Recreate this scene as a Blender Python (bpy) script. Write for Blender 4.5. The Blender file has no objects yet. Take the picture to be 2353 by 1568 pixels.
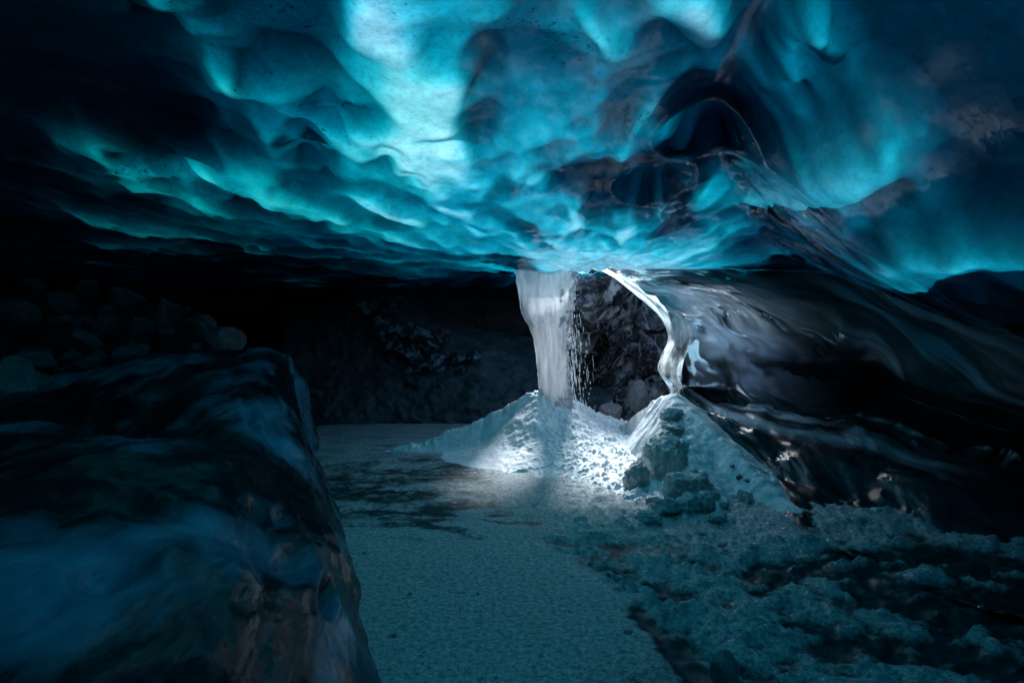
import bpy, math, random
import numpy as np
from mathutils import Vector

random.seed(7)
rng = np.random.default_rng(7)
scene = bpy.context.scene
COL = scene.collection
R = math.radians
CAM_H = 1.3
F = 1306.7            # focal length in the 2352 px wide sheet the depths below were taken from

def P(px, py, Y):
    """world point seen at sheet position (px, py) at distance Y"""
    return ((px - 1176) / F * Y, Y, CAM_H - (py - 784) / F * Y)

# ------------------------------------------------------------------ noise
def _hash(ix, iy, iz, s):
    h = (ix * 374761393 + iy * 668265263 + iz * 2147483647 + s * 974634541) & 0xFFFFFFFF
    h = ((h ^ (h >> 13)) * 1274126177) & 0xFFFFFFFF
    h = ((h ^ (h >> 16)) * 2246822519) & 0xFFFFFFFF
    return h ^ (h >> 15)

def noise(p, seed=0):
    p = np.asarray(p, float)
    i = np.floor(p).astype(np.int64); f = p - i
    u = f * f * f * (f * (f * 6 - 15) + 10)
    out = 0
    for dx in (0, 1):
        for dy in (0, 1):
            for dz in (0, 1):
                h = _hash(i[..., 0] + dx, i[..., 1] + dy, i[..., 2] + dz, seed)
                a = (h & 1023) / 1023 * 2 * np.pi; z = ((h >> 10) & 1023) / 1023 * 2 - 1
                r = np.sqrt(np.maximum(0, 1 - z * z))
                g = np.cos(a) * r * (f[..., 0] - dx) + np.sin(a) * r * (f[..., 1] - dy) + z * (f[..., 2] - dz)
                w = (u[..., 0] if dx else 1 - u[..., 0]) * (u[..., 1] if dy else 1 - u[..., 1]) * (u[..., 2] if dz else 1 - u[..., 2])
                out = out + g * w
    return out * 1.5

def fbm(p, octv=4, gain=.5, lac=2.03, seed=0):
    p = np.asarray(p, float); a = 1; s = 0; t = 0
    for o in range(octv):
        s = s + a * noise(p, seed + o * 17); t += a; a *= gain; p = p * lac + 11.3
    return s / t * 1.4

def ridged(p, octv=3, seed=0):
    p = np.asarray(p, float); a = 1; s = 0; t = 0
    for o in range(octv):
        s = s + a * (1 - 2 * np.abs(noise(p, seed + o * 13))); t += a; a *= .5; p = p * 2.1 + 5.7
    return s / t

def xyz(x, y, z=0.0, sx=1, sy=1, sz=1):
    return np.stack([x * sx, y * sy, (z + 0 * x) * sz], -1)

def sstep(a, b, x):
    t = np.clip((x - a) / (b - a), 0, 1)
    return t * t * (3 - 2 * t)

def smax(a, b, k):
    h = np.clip(.5 + .5 * (a - b) / k, 0, 1)
    return b * (1 - h) + a * h + k * h * (1 - h)

def smin(a, b, k):
    return -smax(-a, -b, k)

# ------------------------------------------------------------------ mesh helpers
def mesh_obj(name, verts, faces, mat=None, smooth=True, attrs=None, parent=None):
    """one mesh object from arrays; faces (n,4) or (n,3)"""
    verts = np.asarray(verts, np.float32).reshape(-1, 3); faces = np.asarray(faces, np.int32)
    me = bpy.data.meshes.new(name)
    k = faces.shape[1]
    me.vertices.add(len(verts)); me.vertices.foreach_set('co', verts.ravel())
    me.loops.add(faces.size); me.loops.foreach_set('vertex_index', faces.ravel())
    me.polygons.add(len(faces))
    me.polygons.foreach_set('loop_start', np.arange(0, faces.size, k, dtype=np.int32))
    me.polygons.foreach_set('loop_total', np.full(len(faces), k, np.int32))
    me.update(calc_edges=True); me.validate()
    me.polygons.foreach_set('use_smooth', np.full(len(me.polygons), smooth))
    for an, av in (attrs or {}).items():
        at = me.attributes.new(an, 'FLOAT', 'POINT'); at.data.foreach_set('value', np.asarray(av, np.float32).ravel())
    o = bpy.data.objects.new(name, me); COL.objects.link(o)
    if mat: me.materials.append(mat)
    if parent: o.parent = parent
    return o

def grid_faces(nr, nc, flip=False, wrap=False):
    i, j = np.meshgrid(np.arange(nr - 1), np.arange(nc if wrap else nc - 1), indexing='ij')
    j2 = (j + 1) % nc
    q = np.stack([i * nc + j, i * nc + j2, (i + 1) * nc + j2, (i + 1) * nc + j], -1).reshape(-1, 4)
    return q[:, ::-1] if flip else q

def catmull(ctrl, n, axis):
    ctrl = np.asarray(ctrl, float); ctrl = np.moveaxis(ctrl, axis, 0); m = len(ctrl)
    t = np.linspace(0, m - 1, n); i = np.minimum(t.astype(int), m - 2); f = (t - i).reshape((-1,) + (1,) * (ctrl.ndim - 1))
    g = lambda k: ctrl[np.clip(k, 0, m - 1)]
    p0, p1, p2, p3 = g(i - 1), g(i), g(i + 1), g(i + 2)
    o = .5 * (2 * p1 + (p2 - p0) * f + (2 * p0 - 5 * p1 + 4 * p2 - p3) * f ** 2 + (3 * p1 - p0 - 3 * p2 + p3) * f ** 3)
    return np.moveaxis(o, 0, axis)

def loft(ctrl, nr, nc):
    return catmull(catmull(ctrl, nr, 0), nc, 1)

def grid_normals(g):
    du = np.gradient(g, axis=0); dv = np.gradient(g, axis=1)
    n = np.cross(du, dv); return n / (np.linalg.norm(n, axis=-1, keepdims=True) + 1e-9)

_ico = {}
def ico(sub):
    if sub not in _ico:
        import bmesh
        bm = bmesh.new(); bmesh.ops.create_icosphere(bm, subdivisions=sub, radius=1)
        v = np.array([x.co[:] for x in bm.verts]); f = np.array([[x.index for x in p.verts] for p in bm.faces]); bm.free()
        _ico[sub] = (v, f)
    return _ico[sub]

def tag(o, label=None, cat=None, group=None, kind=None):
    if label: o['label'] = label
    if cat: o['category'] = cat
    if group: o['group'] = group
    if kind: o['kind'] = kind
    return o

def worley(x, y, seed):
    ix, iy = np.floor(x).astype(np.int64), np.floor(y).astype(np.int64); best = np.full(np.shape(x), 9.)
    for a in (-1, 0, 1):
        for b in (-1, 0, 1):
            h = _hash(ix + a, iy + b, 0 * ix, seed)
            cx = ix + a + .15 + .7 * (h & 1023) / 1023; cy = iy + b + .15 + .7 * ((h >> 10) & 1023) / 1023
            best = np.minimum(best, (x - cx) ** 2 + (y - cy) ** 2)
    return best

def segdist(x, y, pts):
    """distance to a polyline of (x,y,v..) and the interpolated value there"""
    best = np.full(np.shape(x), 1e9); val = np.zeros(np.shape(x)); side = np.zeros(np.shape(x))
    for a, b in zip(pts[:-1], pts[1:]):
        dx, dy = b[0] - a[0], b[1] - a[1]; L = dx * dx + dy * dy + 1e-9
        t = np.clip(((x - a[0]) * dx + (y - a[1]) * dy) / L, 0, 1)
        d = np.hypot(x - a[0] - t * dx, y - a[1] - t * dy)
        m = d < best
        best = np.where(m, d, best)
        val = np.where(m, (a[2] + t * (b[2] - a[2])) if len(a) > 2 else t, val)
        side = np.where(m, np.sign(dx * (y - a[1]) - dy * (x - a[0])), side)
    return best, val, side

# ------------------------------------------------------------------ materials
class NT:
    def __init__(s, name):
        s.m = bpy.data.materials.new(name); s.m.use_nodes = True
        s.t = s.m.node_tree; s.t.nodes.clear(); s.out = s.n('ShaderNodeOutputMaterial')
    def n(s, typ, **kw):
        nd = s.t.nodes.new(typ)
        for k, v in kw.items():
            if k.startswith('i_'):
                nd.inputs[k[2:].replace('_', ' ')].default_value = v
            else: setattr(nd, k, v)
        return nd
    def l(s, a, b): s.t.links.new(a, b); return b
    def coord(s, scale=(1, 1, 1), rot=(0, 0, 0)):
        tc = s.n('ShaderNodeTexCoord'); mp = s.n('ShaderNodeMapping')
        mp.inputs['Scale'].default_value = scale; mp.inputs['Rotation'].default_value = rot
        s.l(tc.outputs['Object'], mp.inputs['Vector']); return mp.outputs['Vector']
    def noise(s, vec, scale, detail=4, rough=.55, dist=0):
        nd = s.n('ShaderNodeTexNoise'); nd.inputs['Scale'].default_value = scale
        nd.inputs['Detail'].default_value = detail; nd.inputs['Roughness'].default_value = rough; nd.inputs['Distortion'].default_value = dist
        s.l(vec, nd.inputs['Vector']); return nd.outputs['Fac']
    def ramp(s, fac, stops):
        nd = s.n('ShaderNodeValToRGB'); e = nd.color_ramp.elements
        while len(e) < len(stops): e.new(.5)
        for k, (p, c) in enumerate(stops):
            e[k].position = p; e[k].color = (*c, 1) if isinstance(c, tuple) else (c, c, c, 1)
        s.l(fac, nd.inputs['Fac']); return nd.outputs['Color']
    def bump(s, h, strength, dist=.02, normal=None):
        nd = s.n('ShaderNodeBump'); nd.inputs['Strength'].default_value = strength; nd.inputs['Distance'].default_value = dist
        s.l(h, nd.inputs['Height'])
        if normal: s.l(normal, nd.inputs['Normal'])
        return nd.outputs['Normal']
    def math(s, op, a, b):
        nd = s.n('ShaderNodeMath', operation=op)
        for k, v in enumerate((a, b)):
            if isinstance(v, (int, float)): nd.inputs[k].default_value = v
            else: s.l(v, nd.inputs[k])
        return nd.outputs[0]
    def mixc(s, fac, a, b):
        nd = s.n('ShaderNodeMix', data_type='RGBA')
        for k, v in ((0, fac), (6, a), (7, b)):
            if isinstance(v, (int, float)): nd.inputs[k].default_value = v
            elif isinstance(v, tuple): nd.inputs[k].default_value = (*v, 1)
            else: s.l(v, nd.inputs[k])
        return nd.outputs[2]

def mat_ice_glass(name, rough, density, bump=.15, scale=6, stretch=(1, 1, 1), ior=1.31):
    """clear glacier ice: refracting skin, blue absorption inside"""
    m = NT(name); v = m.coord(stretch)
    g = m.n('ShaderNodeBsdfGlass'); g.inputs['IOR'].default_value = ior; g.inputs['Roughness'].default_value = rough
    g.inputs['Color'].default_value = (1, 1, 1, 1)
    if bump:
        m.l(m.bump(m.noise(v, scale, 3, .5, .4), bump, .03), g.inputs['Normal'])
    m.l(g.outputs[0], m.out.inputs['Surface'])
    if density:
        a = m.n('ShaderNodeVolumeAbsorption'); a.inputs['Color'].default_value = ABSORB; a.inputs['Density'].default_value = density
        m.l(a.outputs[0], m.out.inputs['Volume'])
    return m.m

ABSORB = (0.0, .805, .838, 1)
ICE_DENS = 40.0

def mat_crust(name):
    """the grey old snow on top of the glacier: scatters daylight down into the ice, with grit frozen into it"""
    m = NT(name); v = m.coord()
    t = m.n('ShaderNodeBsdfTranslucent')
    f1 = m.math('ADD', m.noise(v, 34, 4, .7), m.math('MULTIPLY', m.noise(v, 1.1, 3, .6), .55))
    grit = m.ramp(f1, [(.0, (.02, .03, .03)), (.545, (.08, .1, .1)), (.585, (.7, .72, .73)), (.65, (.95, .95, .95)), (1, (1, 1, 1))])
    mott = m.mixc(1.0, m.ramp(m.noise(v, 11, 7, .75, .4), [(.3, .58), (.66, 1.0)]), m.ramp(m.noise(v, 40, 3, .6), [(.30, .8), (.5, 1.0)])); mott.node.blend_type = 'MULTIPLY'
    m.l(m.mixc(1.0, grit, mott), t.inputs['Color']); mxn = t.inputs['Color'].links[0].from_node; mxn.blend_type = 'MULTIPLY'
    sc_ = m.n('ShaderNodeMix', data_type='RGBA', blend_type='MULTIPLY'); sc_.inputs[0].default_value = 1
    m.l(mxn.outputs[2], sc_.inputs[6]); sc_.inputs[7].default_value = (CRUST * .86, CRUST * .88, CRUST, 1)
    sp = m.n('ShaderNodeSeparateXYZ'); m.l(v, sp.inputs[0])
    gm = m.math('ADD', m.math('MULTIPLY', sp.outputs[0], -.22), m.noise(v, .55, 3, .5))
    gcol = m.ramp(gm, [(.62, (1.0, 1.0, 1.0)), (1.0, (.62, .98, .66))])
    s2 = m.n('ShaderNodeMix', data_type='RGBA', blend_type='MULTIPLY'); s2.inputs[0].default_value = 1
    m.l(sc_.outputs[2], s2.inputs[6]); m.l(gcol, s2.inputs[7]); m.l(s2.outputs[2], t.inputs['Color'])
    m.l(t.outputs[0], m.out.inputs['Surface'])
    return m.m

CRUST = .44

def mat_roof_ice(name):
    """one body of ice: refracting underside, absorbing inside, ending plainly (no refraction) where the crust begins"""
    m = NT(name); v = m.coord()
    g = m.n('ShaderNodeBsdfGlass'); g.inputs['IOR'].default_value = 1.18; g.inputs['Roughness'].default_value = .02
    m.l(m.bump(m.noise(v, 9, 3, .5, .4), .05, .03), g.inputs['Normal'])
    t = m.n('ShaderNodeBsdfTransparent'); at = m.n('ShaderNodeAttribute', attribute_name='upper_face')
    mx = m.n('ShaderNodeMixShader'); m.l(at.outputs['Fac'], mx.inputs[0]); m.l(g.outputs[0], mx.inputs[1]); m.l(t.outputs[0], mx.inputs[2])
    m.l(mx.outputs[0], m.out.inputs['Surface'])
    a = m.n('ShaderNodeVolumeAbsorption'); a.inputs['Color'].default_value = ABSORB; a.inputs['Density'].default_value = ICE_DENS
    m.l(a.outputs[0], m.out.inputs['Volume']); return m.m

def mat_dark_ice(name, base=(.012, .035, .05), base2=None, rough=.2, bumps=((5, .3, .05),), stretch=(1, 1, 1), ior=1.31, rrange=None, painted_glint=None, glint_attr=None, spec=.5, nscale=3.1, npos=(.35, .75)):
    m = NT(name); v = m.coord(stretch)
    b = m.n('ShaderNodeBsdfPrincipled'); b.inputs['IOR'].default_value = ior; b.inputs['Specular IOR Level'].default_value = spec
    n1 = m.noise(v, nscale, 5, .55, .6)
    base2 = base2 or tuple(c * 2.6 for c in base)
    col = m.ramp(n1, [(npos[0], base), (npos[1], base2)])
    if painted_glint:
        fm = m.ramp(m.noise(v, painted_glint[1], 6, .65, .3), [(painted_glint[2], 0.0), (painted_glint[2] + .15, 1.0)])
        col = m.mixc(fm, col, painted_glint[0])
    if glint_attr:
        at = m.n('ShaderNodeAttribute', attribute_name='painted_glint'); col = m.mixc(at.outputs['Fac'], col, glint_attr)  # base colour turns pale where reflected glints are painted in
    m.l(col, b.inputs['Base Color'])
    b.inputs['Roughness'].default_value = rough
    if rrange:
        m.l(m.ramp(m.noise(v, 7, 5, .6), [(.3, rrange[0]), (.7, rrange[1])]), b.inputs['Roughness'])
    nrm = None
    for sc, st, di in bumps:
        nrm = m.bump(m.noise(v, sc, 4, .55, .3), st, di, nrm)
    m.l(nrm, b.inputs['Normal'])
    m.l(b.outputs[0], m.out.inputs['Surface'])
    return m.m

def mat_snow(name, c1=(.62, .66, .68), c2=(.82, .84, .86), sss=.0, bump=.5, rough=.6, scale=30):
    m = NT(name); v = m.coord()
    b = m.n('ShaderNodeBsdfPrincipled'); b.inputs['Roughness'].default_value = rough; b.inputs['IOR'].default_value = 1.31
    m.l(m.ramp(m.noise(v, 9, 6, .65), [(.35, c1), (.65, c2)]), b.inputs['Base Color'])
    if sss:
        b.inputs['Subsurface Weight'].default_value = sss; b.inputs['Subsurface Radius'].default_value = (.9, 1, 1)
        b.inputs['Subsurface Scale'].default_value = .22
    n1 = m.bump(m.noise(v, scale, 5, .6), bump, .02)
    n2 = m.bump(m.noise(v, scale * 5, 3, .6), bump * .6, .005, n1)
    m.l(n2, b.inputs['Normal']); m.l(b.outputs[0], m.out.inputs['Surface'])
    return m.m

def mat_ground(name):
    m = NT(name); v = m.coord()
    at = m.n('ShaderNodeAttribute', attribute_name='snow_cover')
    nz = m.noise(v, 22, 5, .65); nf = m.noise(v, 110, 3, .6)
    cov = m.math('ADD', at.outputs['Fac'], m.math('MULTIPLY', m.math('SUBTRACT', nz, .5), .55))
    cov = m.math('ADD', cov, m.math('MULTIPLY', m.math('SUBTRACT', nf, .5), .35))
    mask = m.ramp(cov, [(.36, 0.0), (.62, 1.0)])
    snow = m.n('ShaderNodeBsdfPrincipled'); snow.inputs['Roughness'].default_value = .65; snow.inputs['IOR'].default_value = 1.31
    m.l(m.ramp(m.noise(v, 38, 7, .75), [(.33, (.09, .12, .13)), (.48, (.36, .41, .42)), (.68, (.72, .75, .75))]), snow.inputs['Base Color'])
    m.l(m.bump(nf, .9, .01, m.bump(nz, .8, .03)), snow.inputs['Normal'])
    ice = m.n('ShaderNodeBsdfPrincipled'); ice.inputs['IOR'].default_value = 1.31
    m.l(m.ramp(nz, [(.3, (.008, .018, .022)), (.7, (.035, .068, .076))]), ice.inputs['Base Color'])
    m.l(m.ramp(nf, [(.3, .32), (.7, .62)]), ice.inputs['Roughness']); ice.inputs['Specular IOR Level'].default_value = .35
    m.l(m.bump(nz, .25, .02), ice.inputs['Normal'])
    mx = m.n('ShaderNodeMixShader'); m.l(mask, mx.inputs[0]); m.l(ice.outputs[0], mx.inputs[1]); m.l(snow.outputs[0], mx.inputs[2])
    m.l(mx.outputs[0], m.out.inputs['Surface']); return m.m

M = {}
M['ice'] = mat_roof_ice('glacier_ice')
M['crust'] = mat_crust('snow_crust')
M['clear'] = mat_ice_glass('clear_ice', .04, 1.2, bump=.35, scale=5, stretch=(1, 1, .5))
def mat_wall_glass(name, dens, rough, tcol):
    m = NT(name); v = m.coord((1, 1, .4))
    g = m.n('ShaderNodeBsdfGlass'); g.inputs['IOR'].default_value = 1.31; g.inputs['Roughness'].default_value = rough
    nr_ = m.bump(m.noise(v, 5, 3, .5, .4), .15, .03); m.l(nr_, g.inputs['Normal'])
    t = m.n('ShaderNodeBsdfTranslucent'); t.inputs['Color'].default_value = (*tcol, 1); m.l(nr_, t.inputs['Normal'])
    at = m.n('ShaderNodeAttribute', attribute_name='bubbles')
    mx = m.n('ShaderNodeMixShader'); m.l(at.outputs['Fac'], mx.inputs[0]); m.l(g.outputs[0], mx.inputs[1]); m.l(t.outputs[0], mx.inputs[2])
    d = m.n('ShaderNodeBsdfPrincipled'); d.inputs['IOR'].default_value = 1.45; af = m.n('ShaderNodeAttribute', attribute_name='painted_glint'); m.l(m.mixc(af.outputs['Fac'], (.006, .02, .028), (.50, .68, .76)), d.inputs['Base Color'])  # pale end of the base colour paints the reflection streaks
    m.l(m.ramp(m.noise(v, 4, 4, .6), [(.3, .08), (.7, .28)]), d.inputs['Roughness']); m.l(m.bump(m.noise(m.coord((1, .5, 1)), 9, 3, .5), .15, .02), d.inputs['Normal'])
    a2 = m.n('ShaderNodeAttribute', attribute_name='solid'); mx2 = m.n('ShaderNodeMixShader'); m.l(a2.outputs['Fac'], mx2.inputs[0])
    m.l(mx.outputs[0], mx2.inputs[1]); m.l(d.outputs[0], mx2.inputs[2])
    m.l(mx2.outputs[0], m.out.inputs['Surface'])
    a = m.n('ShaderNodeVolumeAbsorption'); a.inputs['Color'].default_value = ABSORB; a.inputs['Density'].default_value = dens
    m.l(a.outputs[0], m.out.inputs['Volume']); return m.m
M['wallglass'] = mat_wall_glass('wall_ice', 9.0, .05, (.46, .68, .80)); M['archglass'] = mat_wall_glass('arch_ice', .7, .04, (.88, .90, .92))
M['drop'] = mat_ice_glass('water', 0.0, 0, bump=0)
M['mound'] = mat_dark_ice('dark_boulder_ice', (.004, .011, .017), (.10, .34, .50), rough=.3, bumps=((1.3, .5, .25), (9, .35, .03), (40, .35, .008)), stretch=(1, .5, 1), rrange=(.16, .36), ior=1.33, spec=.24, nscale=1.3, npos=(.48, .70))  # blue blotches in the base colour stand in for sheen from the roof
M['wall'] = mat_dark_ice('dark_wall_ice', (.004, .011, .015), (.012, .03, .04), rough=.15, bumps=((3, .5, .1), (12, .3, .03)), stretch=(1, .5, .8), rrange=(.2, .4), ior=1.4, glint_attr=(.5, .6, .64))
def mat_crack(name):
    m = NT(name); v = m.coord(); b = m.n('ShaderNodeBsdfPrincipled'); b.inputs['IOR'].default_value = 1.4
    col = m.ramp(m.noise(v, 2.5, 5, .6, .5), [(.4, (.008, .011, .013)), (.75, (.07, .078, .082))])
    for sc, wd, c in ((1.3, .018, (.5, .51, .52)), (2.6, .014, (.34, .35, .36)), (5.5, .012, (.2, .21, .22))):
        k = m.math('ABSOLUTE', m.math('SUBTRACT', m.noise(v, sc, 3, .5, 1.2), .5), 0)
        br = m.ramp(m.noise(v, sc * 1.7, 2, .5), [(.42, 0.0), (.6, 1.0)])
        col = m.mixc(m.math('MULTIPLY', m.ramp(k, [(0.0, 1.0), (wd * 2.6, 0.0)]), br), col, c)
    m.l(col, b.inputs['Base Color']); m.l(m.ramp(m.noise(v, 5, 4, .6), [(.3, .06), (.7, .3)]), b.inputs['Roughness'])
    m.l(m.bump(m.noise(v, 14, 4, .6), .4, .03, m.bump(m.noise(v, 4, 3, .5, .8), .8, .1)), b.inputs['Normal'])
    m.l(b.outputs[0], m.out.inputs['Surface']); return m.m
M['crack'] = mat_crack('cracked_ice')
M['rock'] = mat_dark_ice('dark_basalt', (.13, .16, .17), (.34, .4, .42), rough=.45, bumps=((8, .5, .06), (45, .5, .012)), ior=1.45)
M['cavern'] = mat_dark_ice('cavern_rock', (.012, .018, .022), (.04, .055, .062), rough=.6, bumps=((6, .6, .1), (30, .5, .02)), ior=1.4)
M['facet'] = mat_dark_ice('glossy_ice', (.004, .012, .016), (.22, .50, .64), nscale=1.6, npos=(.46, .64), rough=.1, bumps=((5, 1., .15), (16, .7, .05)), rrange=(.04, .16), ior=1.6)  # pale patches in the base colour imitate glints on the blocks
def mat_column(name):
    m = NT(name); v = m.coord((1, 1, .25))
    b = m.n('ShaderNodeBsdfPrincipled'); b.inputs['Roughness'].default_value = .3; b.inputs['IOR'].default_value = 1.31
    c = m.ramp(m.noise(v, 9, 5, .6), [(.32, (.58, .60, .63)), (.62, (.94, .94, .95))]); m.l(c, b.inputs['Base Color'])
    t = m.n('ShaderNodeBsdfTranslucent'); m.l(c, t.inputs['Color'])
    nr_ = m.bump(m.noise(m.coord((1, 1, .5)), 30, 4, .6), .3, .01, m.bump(m.noise(v, 12, 3, .5), .5, .04))
    m.l(nr_, b.inputs['Normal']); m.l(nr_, t.inputs['Normal'])
    mx = m.n('ShaderNodeMixShader'); mx.inputs[0].default_value = .62
    m.l(b.outputs[0], mx.inputs[1]); m.l(t.outputs[0], mx.inputs[2]); m.l(mx.outputs[0], m.out.inputs['Surface']); return m.m
M['pillar'] = mat_column('column_ice'); M['pillar_old'] = mat_snow('column_ice', (.8, .82, .83), (.9, .91, .92), sss=1.0, bump=.3, rough=.35, scale=14)
M['snow'] = mat_snow('mound_snow', sss=.0, bump=.55)
M['clump'] = mat_snow('clump_snow', (.38, .44, .44), (.66, .70, .71), bump=.5)
M['ground'] = mat_ground('floor_snow')

# ------------------------------------------------------------------ ceiling
LV = """
0 1 1 6 5 3 3 3 8 7 6 6 4 5 4 7 7 3 2 2 1 1 1 0
0 1 1 2 4 4 3 3 8 7 5 5 4 5 5 5 7 2 4 5 2 1 1 0
0 1 1 1 3 3 3 3 6 9 6 4 3 4 6 3 5 2 5 6 2 1 1 0
0 0 1 1 2 5 4 4 6 8 7 5 4 4 4 4 4 2 4 3 2 1 1 0
0 0 0 1 2 6 6 5 6 8 9 5 4 4 4 4 3 2 4 2 2 1 1 0
0 1 1 0 1 3 5 5 4 8 9 4 4 4 4 5 1 1 2 2 2 3 2 1
1 3 3 1 1.6 2.6 5.6 5.6 8.6 9.6 8.6 4.6 5 5 5 6 2 0 3 3 4 4 3 2
2 4 5 4 2.6 2.6 5.6 4.6 7.6 9.6 9.6 6.6 6 6 7 5 3 1 3 6 6 3 2 1
2 4 5 6 6.6 5.6 5.6 5.6 7.6 8.6 9.6 8.6 6 4 4 2 6 6 7 7 6 3 2 1
2 3 5 5 5.6 5.6 6.6 6.6 7.6 7.6 8.6 8.6 7 6 5 3 8 8 7 6 5 3 1 0
2 3 4 5 5.6 5.6 6.6 6.6 7.6 7.6 7.6 7.6 7 8 8 6 8 6 5 5 3 2 1 1
2 3 4 4 4.6 5.6 5.6 5.6 6.6 7.6 7.6 7.6 8 9 9 8 8 5 5 4 3 3 3 3
2 2 3 3 4 3 4 4 5 6 6 7 7 8 9 8 7 6 5 6 7 7 7 6
2 2 2 2 2 2 3 3 2 3 3 4 6 8 8 7 6 5 5 6 6 6 5 5
0 0 0 0 0 0 0 0 0 0 1 1 3 5 5 4 3 3 3 3 3 2 2 2
"""
LV = np.array([[float(c) for c in r.split()] for r in LV.strip().split('\n')])  # wanted roof brightness, dark to bright, turned into ice thickness below
# strokes of wanted brightness, shaped into the roof's ice thickness: centre, half-axes, turn (degrees), thinner (+) or thicker (-)
STROKES = [
    (2180, 130, 260, 150, 10, -2.6), (2280, 300, 120, 160, 0, -1.5), (2000, 60, 160, 60, 0, -1.2), (1800, 250, 70, 30, 30, -1), (2120, 215, 150, 40, -8, -.8), 
    (862, 80, 55, 60, 55, 1.5), (700, 268, 65, 24, 5, -0), (760, 270, 62, 22, 8, -4.5), (500, 172, 18, 22, 0, 1.5), (545, 205, 45, 16, 30, 1.5),
    (1362, 75, 20, 62, -35, 2.2), (1600, 50, 60, 55, 30, 1.5), (1675, 52, 28, 10, -20, -3), (1858, 100, 60, 30, -35, 1.2), (1715, 200, 32, 42, -25, 1.6),
    (1640, 300, 95, 72, 40, -2.5), (1540, 430, 62, 42, 35, -3), (1465, 310, 22, 60, 30, 1.5), (1375, 415, 60, 22, -50, -2.0), (1290, 425, 70, 16, 30, -2.4),
    (690, 352, 60, 22, 0, -3), (745, 372, 30, 14, 0, -2.5), (890, 365, 40, 18, -20, -3), (1020, 338, 80, 14, 8, -3.2), (940, 405, 30, 12, 10, -2.5), (950, 440, 40, 8, 10, -2),
    (380, 340, 190, 35, 22, -1.6), (290, 400, 60, 18, 30, 1.3), (1055, 250, 10, 80, 5, 1.5), (1110, 220, 45, 120, 10, -1.5),
    (1560, 470, 150, 12, -38, 1.0), (1750, 440, 90, 20, -15, 1.0), (1400, 560, 26, 8, 30, -3.5), (1275, 545, 30, 7, 25, -2.5), (1180, 600, 60, 9, 12, -3),
    (590, 575, 55, 8, 8, 2), (1950, 575, 160, 10, -6, 1.2), (1830, 505, 160, 12, 2, -2.5), (150, 90, 120, 60, 40, -.6), (1345, 505, 70, 16, 35, 1.0),
]

def level(px, py):
    c = np.clip((px - 49) / 98, 0, 23); r = np.clip((py - 24.5) / 49, 0, 14)
    i = np.minimum(r.astype(int), 13); j = np.minimum(c.astype(int), 22); fr = r - i; fc = c - j
    fr = fr * fr * (3 - 2 * fr); fc = fc * fc * (3 - 2 * fc)
    v = (LV[i, j] * (1 - fc) + LV[i, j + 1] * fc) * (1 - fr) + (LV[i + 1, j] * (1 - fc) + LV[i + 1, j + 1] * fc) * fr
    for cx, cy, rx, ry, a, d in STROKES:
        ca, sa = math.cos(R(a)), math.sin(R(a)); dx, dy = px - cx, py - cy
        u = (dx * ca + dy * sa) / rx; w = (-dx * sa + dy * ca) / ry
        v = v + d * (1 - sstep(.55, 1.25, np.sqrt(u * u + w * w)))
    return v

TL = np.array([1.2, 1.0, .80, .63, .48, .35, .24, .15, .085, .042]) * .45   # ice thickness in metres by level

KEEL = [(1.7, 6.6, 2.2), (2.1, 6.3, 2.1), (2.62, 5.9, 2.03), (3.02, 5.5, 1.95), (3.22, 4.6, 1.68), (3.12, 3.5, 1.34), (2.95, 2.5, 1.1), (2.9, 0, .9), (2.9, -3, .9)]
HOLE = (1.78, 8.22, 1.78, 1.62)

def flow(x, y):
    """angle and distance about the place where the roof flows down beside the column"""
    dx, dy = x - 1.0, y - 7.6
    return np.arctan2(dx, -dy) * np.sign(1), np.hypot(dx, dy)

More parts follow.
